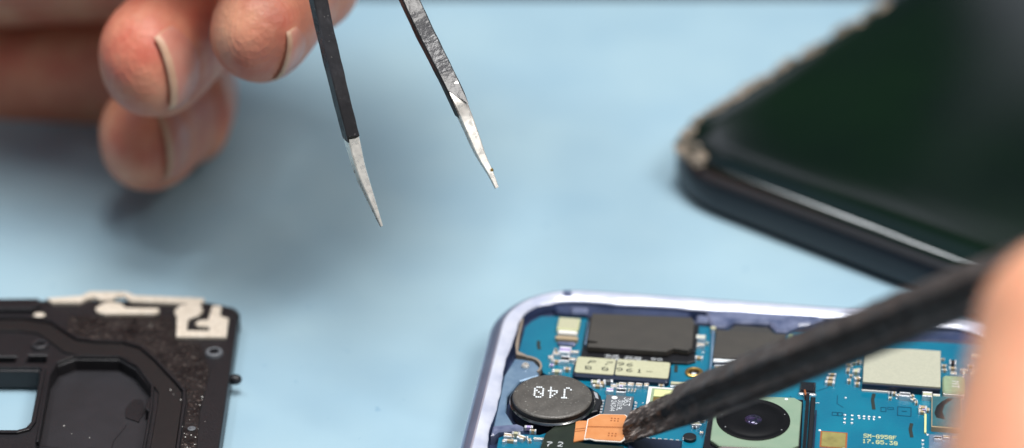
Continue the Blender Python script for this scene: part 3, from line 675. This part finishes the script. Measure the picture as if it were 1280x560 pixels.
for i in range(42):
    x = rnd.uniform(-5.7, -3.6); y = rnd.uniform(28.0, 31.2)
    if inside((x, y), recess): z = .142
    else: z = .327
    if i > 12: x = rnd.gauss(-3.87, .05); y = rnd.uniform(27.9, 29.3)
    b.blob((x + 6.5, y - 29.5, z), (rnd.uniform(.004, .012),) * 2 + (.006,), 'whiteedge', 6)
o = b.build('dust', MF); o['kind'] = 'stuff'

# ------------------------------------------------------------------ generic loft in space
def loft(mb, pts, sec, m, caps=True, nrm=None, frames=None):
    """pts: centres; sec(i, t) -> list of (a,b) offsets in the (side, normal) frame"""
    n = len(pts); N = Vector(nrm); rings = []; fr = []
    for i in range(n):
        t = (pts[min(i + 1, n - 1)] - pts[max(i - 1, 0)]).normalized()
        N = (N - t * N.dot(t)).normalized(); side = t.cross(N)
        fr.append((pts[i], t, side, N))
        rings.append([pts[i] + side * a + N * c for a, c in sec(i)])
    k = len(rings[0]); vs = [v for r in rings for v in r]
    fs = [(i * k + j, i * k + (j + 1) % k, (i + 1) * k + (j + 1) % k, (i + 1) * k + j) for i in range(n - 1) for j in range(k)]
    if caps: fs += [tuple(reversed(range(k))), tuple((n - 1) * k + j for j in range(k))]
    mb.add(vs, fs, m)
    return fr
def spline(P, n):
    """Catmull-Rom through P, n points"""
    Q = [P[0] * 2 - P[1]] + P + [P[-1] * 2 - P[-2]]; out = []
    segs = len(P) - 1
    for i in range(n):
        x = i / (n - 1) * segs; k = min(int(x), segs - 1); t = x - k
        a, b_, c, d = Q[k:k + 4]
        out.append(.5 * ((2 * b_) + (c - a) * t + (2 * a - 5 * b_ + 4 * c - d) * t * t + (3 * b_ - a - 3 * c + d) * t ** 3))
    return out
def recalc(o):
    bm = bmesh.new(); bm.from_mesh(o.data); bmesh.ops.recalc_face_normals(bm, faces=bm.faces[:]); bm.to_mesh(o.data); bm.free()

# ------------------------------------------------------------------ tweezers
TD = 34.1
TIPL, TIPR = eye(477, 283, TD), eye(621, 235, TD)
TW = empty('tweezers', TIPL, 0)
tag(TW, 'open pair of fine pointed steel tweezers with chipped black coating held by a hand', 'tweezers')
def arm(path, widths, coat_from, jag, name, nrm, bare_face=None):
    pts = spline(path, 60); d = [0]
    for i in range(1, 60): d.append(d[-1] + (pts[i] - pts[i - 1]).length)
    def wt(s):
        for (s0, w0, t0), (s1, w1, t1) in zip(widths, widths[1:]):
            if s <= s1: k = (s - s0) / (s1 - s0); return w0 + (w1 - w0) * k, t0 + (t1 - t0) * k
        return widths[-1][1:]
    def sec_(w, t, c=.25):
        a, b2 = w / 2, t / 2; k = min(a, b2) * c
        return [(a - k, b2), (-a + k, b2), (-a, b2 - k), (-a, -b2 + k), (-a + k, -b2), (a - k, -b2), (a, -b2 + k), (a, b2 - k)]
    mb = MB(); loft(mb, [p - TIPL for p in pts], lambda i: sec_(*wt(d[i])), 'steel', nrm=nrm)
    o = mb.build('arm', TW); recalc(o); smooth_by_angle(o, 30)
    cp = [i for i in range(60) if d[i] > coat_from]
    # fine sampling of the coated part
    L0 = coat_from; pp = []; dd = []
    total = d[-1]; n = 150
    for j in range(n):
        s = L0 + (total - L0) * (j / (n - 1)) ** 1.6
        i = max(k for k in range(60) if d[k] <= s + 1e-9); i = min(i, 58)
        f = (s - d[i]) / (d[i + 1] - d[i]); pp.append(pts[i].lerp(pts[i + 1], f) - TIPL); dd.append(s)
    rnd = random.Random(name)
    jj = [jag[k % len(jag)] for k in range(8)]
    def csec(i):
        w, t = wt(dd[i]); s_ = sec_(w + .012, t + .012, .22)
        return [(a * (1 + .05 * noise.noise(Vector((dd[i] * 5, q * 3.1, 1)))), b2 * (1 + .05 * noise.noise(Vector((dd[i] * 5, q * 2.7, 5))))) for q, (a, b2) in enumerate(s_)]
    mb = MB(); fr = loft(mb, pp, csec, 'coating', nrm=nrm, caps=True)
    # jagged lower end
    for q in range(8):
        for lv in range(12):
            v = Vector(mb.v[lv * 8 + q]); k = max(0, 1 - lv / 12)
            mb.v[lv * 8 + q] = tuple(v + fr[0][1] * jj[q] * k)
    o2 = mb.build('coating', o); recalc(o2); smooth_by_angle(o2, 30)
    return o
join = eye(560, -1050, 33.2)
arm([TIPL, eye(464, 250, TD), eye(450, 213, TD), eye(440, 175, TD), eye(421, 100, TD), eye(398, 0, 34.4), eye(372, -150, 34.2), eye(390, -500, 33.8), eye(520, -950, 33.3), join],
    [(0, .03, .03), (.25, .07, .06), (.6, .125, .09), (1.1, .17, .11), (3, .19, .12), (6, .4, .12), (14, .7, .12)], 1.12, [0, .03, -.05, .06, .02, -.04, .05, 0], 'l', edir(.55, .1, -.8))
arm([TIPR, eye(613, 217, TD), eye(600, 192, TD), eye(583, 150, TD), eye(563, 105, TD), eye(512, 0, 34.4), eye(470, -120, 34.2), eye(440, -480, 33.8), eye(545, -950, 33.3), join],
    [(0, .045, .045), (.2, .07, .06), (.6, .13, .1), (1.2, .18, .13), (3, .21, .14), (6, .4, .13), (14, .7, .12)], 1.3, [-.25, -.02, -.38, -.3, .06, .02, .12, -.1], 'r', edir(.35, -.1, -.9))
b = MB(); c = eye(614, 213, TD) - TIPL; b.blob(c, (.03, .03, .035), 'gold', 10); b.build('burr', TW)

# ------------------------------------------------------------------ pry stick
S0 = eye(784, 535, 33.72); S1 = eye(1345, 311, 27.0)
ax = (S1 - S0).normalized(); SL = 13.
SP = empty('pry_stick', S0); tag(SP, 'rough black plastic pry stick whose flat blade presses beside the orange connector', 'pry tool')
nv = edir(-.12, .42, -.9); nv = (nv - ax * nv.dot(ax)).normalized()
sdv = nv.cross(ax)                     # local y: points up in the picture
if sdv.dot(edir(0, 1, 0)) < 0: sdv = -sdv
nv = ax.cross(sdv)
SP.rotation_euler = Matrix((ax, sdv, nv)).transposed().to_euler()
def ssec(i):
    s = sd[i]
    w = .205 + .02 * min(1, s / .8)
    k = min(1, max(0, (s - 1.02) / .09)); k = k * k * (3 - 2 * k)
    up = w + .065 * k - .02 * math.exp(-((s - 1.0) / .06) ** 2); dn = w + .05 * min(1, s / 1.6)
    t = .055 + .035 * min(1, s) + .10 * min(1, max(0, (s - .8) / .9))
    out = []
    # side +a = toward upper edge in the picture; built as a rounded ten-sided bar with a ridge
    shape = [(1, 0), (.98, .3), (.88, .62), (0, 1.2), (-.12, 1.15), (-.34, .45), (-.42, .38), (-.84, .3), (-.97, .1), (-1, -.1), (-.8, -.8), (.3, -1), (.9, -.6)]
    for q in range(len(shape)):
        a0, b0 = shape[q]; a1, b1 = shape[(q + 1) % len(shape)]
        for f in (0, .5):
            a = a0 + (a1 - a0) * f; b_ = b0 + (b1 - b0) * f
            p = Vector((s * 3.2, a * 2.2, b_ * 2.2))
            dsp = .018 * noise.noise(p * 1.2) + .010 * noise.noise(p * 3.7)
            if s < 1.: dsp += (1 - s) * (.01 * noise.noise(Vector((s * 5, a * 4, b_ * 3))) + .012 * noise.noise(Vector((s * 9, a * 12, b_ * 3))))
            out.append(((a * (up if a > 0 else dn)) * (1 + dsp * 2), b_ * t * (1 + dsp * 1.5) + dsp))
    return out
sd = []; s = 0
while s < SL: sd.append(s); s += .018 if s < 1.4 else (.05 if s < 6 else .4)
mb = MB(); rings = []
flip = -1 if nv.dot(edir(0, 0, 1)) > 0 else 1          # broad face of the section looks at the viewer
for i, s_ in enumerate(sd):
    k = max(0, 1 - s_ / .4)
    rings.append([(s_ + a * .32 * k + .012 * k * noise.noise(Vector((a * 30, c * 20, 2))), a, c * flip) for a, c in ssec(i)])
k = len(rings[0]); vs = [v for r in rings for v in r]
mb.add(vs, [(i * k + j, i * k + (j + 1) % k, (i + 1) * k + (j + 1) % k, (i + 1) * k + j) for i in range(len(rings) - 1) for j in range(k)] + [tuple(range(k)), tuple((len(rings) - 1) * k + j for j in range(k))], 'spudger')
o = mb.build('bar', SP); recalc(o); smooth_by_angle(o, 28)

# ------------------------------------------------------------------ hands
def finger(mb, tip, p, n, lens, bends, rw, rt, scale_base=1.25):
    """tip apex, p = direction from tip back to the joint, n = dorsal normal; returns nail frame"""
    p = p.normalized(); n = (n - p * n.dot(p)).normalized(); w = p.cross(n)
    pts = [tip]; q = tip; d = p; nn = n; joints = [tip]
    for L_, bd in zip(lens, bends):
        q = q + d * L_; joints.append(q)
        rot = Matrix.Rotation(R(bd), 3, w)
        d = rot @ d
    # dense sampling along the distal phalanx, spline beyond
    prof = [(0, .04), (.03, .26), (.08, .42), (.16, .58), (.28, .74), (.42, .86), (.6, .95), (.85, 1.0), (1.2, 1.0), (1.6, .97), (2.0, .96)]
    P_ = []; r_ = []
    for s_, k in prof:
        P_.append(tip + p * s_); r_.append(k)
    back = [tip + p * 2.0] + joints[1:]
    sp = spline([tip + p * 1.6] + back, 30)[5:]
    for i, q in enumerate(sp):
        if (q - P_[-1]).length > .12:
            P_.append(q); f = i / len(sp); r_.append(.97 + (scale_base - .97) * f)
    def sec(i):
        o_ = []
        for k in range(28):
            a = 2 * PI * k / 28; ca, sa = math.cos(a), math.sin(a)
            ex = .92
            o_.append((rw * r_[i] * math.copysign(abs(ca) ** ex, ca), rt * r_[i] * math.copysign(abs(sa) ** ex, sa) * (1.06 if sa < 0 else .94)))
        return o_
    loft(mb, P_, sec, 'skin', nrm=n)
    return (tip, p, n, w, rw, rt)
def nail(fr, parent, origin, length=1.15, half=.5, lift=.03, start=.12, m='nail'):
    tip, p, n, w, rw, rt = fr
    mb = MB(); NS, NW = 16, 14; vs = []
    for side_ in (1, 0):
        for i in range(NS + 1):
            f = i / NS; s_ = start + (length - start) * f
            for j in range(NW + 1):
                x = (j / NW * 2 - 1); hw = half * (1 - .10 * f ** 3) * (.94 + .06 * min(1, f * 6))
                X = x * hw
                if f > .75: X *= math.sqrt(max(.05, 1 - ((f - .75) / .3) ** 2))
                s2 = s_ + (.07 * x * x if f < .5 else 0) * (1 - f * 2)
                pk = [(.0, .5), (.1, .66), (.2, .80), (.35, .90), (.6, .96), (.9, 1.0), (3, 1.0)]
                k_ = next(a[1] + (c[1] - a[1]) * (s_ - a[0]) / (c[0] - a[0]) for a, c in zip(pk, pk[1:]) if s_ <= c[0])
                h = rt * .94 * k_ * abs(max(0, 1 - (abs(X) / (rw * 1.0)) ** 2.1)) ** .5
                h += lift * (1 - f) - .035 * f ** 3 - (.03 if side_ == 0 else .004) - .03 * x ** 4
                vs.append(tip + p * s2 + w * X + n * h - origin)
    k = (NS + 1) * (NW + 1); fs = []; fe = []
    for i in range(NS):
        for j in range(NW):
            a = i * (NW + 1) + j
            (fe if i < 1 else fs).append((a, a + 1, a + NW + 2, a + NW + 1))
            (fe if i < 1 else fs).append((k + a, k + a + NW + 1, k + a + NW + 2, k + a + 1))
    for j in range(NW): fe.append((j, j + k, j + k + 1, j + 1))
    for i in range(NS):
        a = i * (NW + 1); fe.append((a, a + NW + 1, a + NW + 1 + k, a + k)); a += NW; fe.append((a, a + k, a + k + NW + 1, a + NW + 1))
    mb.add(vs, fs, m); o_ = len(mb.v) - len(vs)
    mi = mb.mi('nailedge')
    for f in fe: mb.f.append(tuple(o_ + q for q in f)); mb.fm.append(mi)
    o = mb.build('fingernail', parent); recalc(o); smooth_by_angle(o, 70)
    return o
def hand_object(name, mb, mats_, voxel=.05, smooth_it=5, loc=None):
    o = mb.build(name); recalc(o)
    o.data.materials.clear(); o.data.materials.append(M[mats_])
    r = o.modifiers.new('merge', 'REMESH'); r.mode = 'VOXEL'; r.voxel_size = voxel; r.use_smooth_shade = True
    sm = o.modifiers.new('soften', 'SMOOTH'); sm.factor = .5; sm.iterations = smooth_it
    dg = bpy.context.evaluated_depsgraph_get(); me = bpy.data.meshes.new_from_object(o.evaluated_get(dg))
    o.modifiers.clear(); o.data = me
    me.polygons.foreach_set('use_smooth', [True] * len(me.polygons))
    return o
def limb(mb, pts, rad, nrm, m='skin'):
    P_ = spline(pts, 40)
    def rr_(i):
        x = i / 39 * (len(rad) - 1); k = min(int(x), len(rad) - 2); f = x - k; f = f * f * (3 - 2 * f)
        a = rad[k]; c = rad[k + 1]; return a[0] + (c[0] - a[0]) * f, a[1] + (c[1] - a[1]) * f
    def sec(i):
        a, c = rr_(i); e = 1
        if i < 5: e = math.sqrt(1 - ((5 - i) / 5.2) ** 2)
        if i > 34: e = math.sqrt(1 - ((i - 34) / 5.2) ** 2)
        return [(a * e * math.cos(2 * PI * k / 32), c * e * math.sin(2 * PI * k / 32)) for k in range(32)]
    loft(mb, P_, sec, m, nrm=nrm)

# hand holding the tweezers: three curled fingertips toward the viewer, heel of the palm on the mat
mb = MB(); nails = []
def tipof(px, py, d, p, r): return eye(px, py, d) - p.normalized() * r
pA = edir(.30, .42, .85); nA = edir(.93, -.02, -.36)
A = tipof(188, 78, 36.6, pA, .62)
nails.append((finger(mb, A, pA, nA, [2.6, 2.4, 4.0], [-28, -62, 0], .80, .70), dict(half=.53, length=1.2, start=.15, lift=.012)))
pB = edir(.30, .50, .81); nB = edir(.86, .05, .50)
Bt = tipof(325, 42, 35.8, pB, .6)
nails.append((finger(mb, Bt, pB, nB, [2.6, 2.5, 4.2], [-22, -58, 0], .72, .66), dict(half=.4, length=1.15, start=.24, lift=.0)))
pC = edir(.2, .30, .93); nC = edir(.86, -.08, -.5)
Ct = tipof(182, 176, 38.6, pC, .6)
nails.append((finger(mb, Ct, pC, nC, [2.3, 2.0, 3.4], [-26, -62, 0], .76, .66), dict(half=.46, length=1.1, start=.16, lift=.012)))
# palm, heel of the hand, thumb and wrist
limb(mb, [Vector((-5.4, 43, 6.2)), Vector((-6.6, 42, 4.6)), Vector((-7.8, 41, 3.2)), Vector((-8.6, 40, 2.2))], [(1.2, 1.3), (1.6, 1.5), (1.8, 1.6), (1.9, 1.8)], (1, 0, 0))
limb(mb, [Vector((-7.6, 38.6, 1.75)), Vector((-8.8, 39.2, 1.95)), Vector((-10.4, 40.2, 2.6)), Vector((-13.5, 42.5, 4.2))], [(1.55, 1.65), (2.0, 1.9), (2.3, 2.0), (2.3, 1.9)], (0, 0, 1))
limb(mb, [Vector((-6.2, 42.5, 5.0)), Vector((-9, 41.6, 4.2)), Vector((-12, 42.2, 4.4)), Vector((-15, 44, 5.0)), Vector((-22, 48.5, 7.0))], [(1.2, 2.0), (1.9, 2.6), (1.8, 2.5), (1.8, 2.4), (2.6, 2.8)], (0, 0, 1))
limb(mb, [eye(372, -160, 34.9) , eye(250, -190, 35.8), Vector((-5.2, 36.5, 6.6)), Vector((-7.0, 39, 5.2)), Vector((-9.5, 40.8, 4.2))], [(.75, .7), (.9, .8), (.95, .9), (1.3, 1.2), (1.8, 1.5)], (0, 0, 1))
finger(mb, eye(452, -130, 34.6), edir(.2, .55, .8), edir(.9, .1, .3), [2.6, 2.6, 4.4], [-25, -55, 0], .74, .68)
limb(mb, [eye(190, -330, 37.0), eye(90, -330, 37.4), eye(-20, -310, 38.4), eye(-260, -230, 40), eye(-500, -150, 42)], [(1.1, 1.1), (1.5, 1.4), (1.9, 1.6), (2.2, 1.8), (2.2, 2.0)], (0, 0, 1))  # unseen hand mass, added to block the overhead light and shade the palm
org = Vector((-8.6, 40, 0))
mb.v = [tuple(Vector(v) - org) for v in mb.v]
H1 = hand_object('hand', mb, 'skin'); H1.location = org
tag(H1, 'bare hand resting on the mat, curled fingertips holding the open tweezers', 'hand')
for fr_, kw in nails: nail(fr_, H1, org, **kw)

# hand holding the pry stick, very near the lens
mb = MB()
T = eye(1353, 430, 24.8)
tdir = edir(-.25, -.90, -.36)
limb(mb, [T + edir(.05, 1, .1) * .98, T, T + tdir * 1.6, T + tdir * 3.2 + Vector((.3, 0, 0)), T + tdir * 5.2 + Vector((1.4, -.3, -.2)), T + tdir * 7.5 + Vector((3.2, -.3, -.8))], [(.9, .8), (1.0, .95), (1.06, .98), (1.0, 1.0), (1.35, 1.3), (1.9, 1.7)], (1, 0, 0))
fi = eye(1412, 330, 29.3)
finger(mb, fi, edir(.85, -.35, .1), edir(.1, .6, .7), [2.6, 2.6, 4.4], [18, 42, 0], .78, .7)
finger(mb, fi + edir(.3, -.7, .6) * 1.4, edir(.85, -.45, .1), edir(.1, .6, .7), [2.5, 2.6, 4.2], [22, 45, 0], .78, .7)
pm = T + tdir * 7.2 + Vector((4.2, .2, -.6))
limb(mb, [T + Vector((4.5, 1.5, -1.2)), T + Vector((5.2, -1, -1.6)), pm, pm + Vector((5, -4, -.5)), pm + Vector((10, -8, -.3))], [(1.8, 1.2), (2.4, 1.6), (2.6, 1.9), (2.4, 2.2), (2.8, 2.6)], (0, 0, 1))
org2 = T.copy(); mb.v = [tuple(Vector(v) - org2) for v in mb.v]
H2 = hand_object('hand', mb, 'skinpale', voxel=.07); H2.location = org2
tag(H2, 'blurred bare thumb close to the lens, pinching the black pry stick', 'hand')

# ------------------------------------------------------------------ light
def area(name, loc, target, size, power, col=(1, 1, 1), sy=None):
    l = bpy.data.lights.new(name, 'AREA'); l.energy = power; l.color = col; l.size = size
    if sy: l.shape = 'RECTANGLE'; l.size_y = sy
    o = bpy.data.objects.new(name, l); C.objects.link(o); o.location = loc
    o.rotation_euler = (Vector(target) - Vector(loc)).to_track_quat('-Z', 'Y').to_euler(); return o
area('ceiling_lamp', (2, 31, 54), (-1, 33, 0), 24, 27000, (1, .99, .975), 16)
area('bench_lamp', (22, 12, 44), (0, 32, 0), 18, 15500, (1, .975, .94))
area('added_rim_light', (-20, 40, 48), (4, 33, 0), 12, 4200, (.93, .97, 1), 5)  # added lamp without a visible source, for the black phone's rim highlight
w = bpy.data.worlds.new('World'); S.world = w; w.use_nodes = True
N = w.node_tree.nodes; L = w.node_tree.links; bg = N['Background']
tc = N.new('ShaderNodeTexCoord'); sep = N.new('ShaderNodeSeparateXYZ'); L.new(tc.outputs['Generated'], sep.inputs[0])
mr = N.new('ShaderNodeMapRange'); mr.inputs[1].default_value = .62; mr.inputs[2].default_value = .85
L.new(sep.outputs[2], mr.inputs[0])
n = N.new('ShaderNodeTexNoise'); n.inputs['Scale'].default_value = 7.5; n.inputs['Detail'].default_value = 1; L.new(tc.outputs['Generated'], n.inputs['Vector'])
cr = N.new('ShaderNodeValToRGB'); E_ = cr.color_ramp.elements     # invented surroundings: noise blotches, green and grey added to reflect in the screen
E_[0].position = .36; E_[0].color = (.035, .05, .06, 1); E_[1].position = .62; E_[1].color = (.5, .52, .6, 1)
e = E_.new(.45); e.color = (.03, .075, .04, 1); e = E_.new(.54); e.color = (.03, .05, .05, 1)
L.new(n.outputs[0], cr.inputs[0])
mm = N.new('ShaderNodeMix'); mm.data_type = 'RGBA'; mm.inputs[7].default_value = (.18, .26, .37, 1)
L.new(mr.outputs[0], mm.inputs[0]); L.new(cr.outputs[0], mm.inputs[6]); L.new(mm.outputs[2], bg.inputs[0]); bg.inputs[1].default_value = 1.

# ------------------------------------------------------------------ camera
cd = bpy.data.cameras.new('camera'); cam = bpy.data.objects.new('camera', cd); C.objects.link(cam); S.camera = cam
cam.location = CAM; cam.rotation_euler = (R(60), 0, 0)
cd.lens = 100.; cd.sensor_width = 36.; cd.clip_start = .5; cd.clip_end = 500
cd.dof.use_dof = True; cd.dof.focus_distance = 34.1
# blender halves lens/fstop in metres; the scene is in cm, so the f-number is scaled by 100
cd.dof.aperture_fstop = .1 / (2 * .52)      # 10.4 mm pupil
cd.dof.aperture_blades = 9
S.view_settings.view_transform = 'Standard'; S.view_settings.look = 'None'; S.view_settings.exposure = .06; S.view_settings.gamma = 1
S.render.engine = 'CYCLES'; S.cycles.use_denoising = True; S.cycles.max_bounces = 6; S.cycles.caustics_reflective = False; S.cycles.caustics_refractive = False
S.render.resolution_x = 1024; S.render.resolution_y = 448
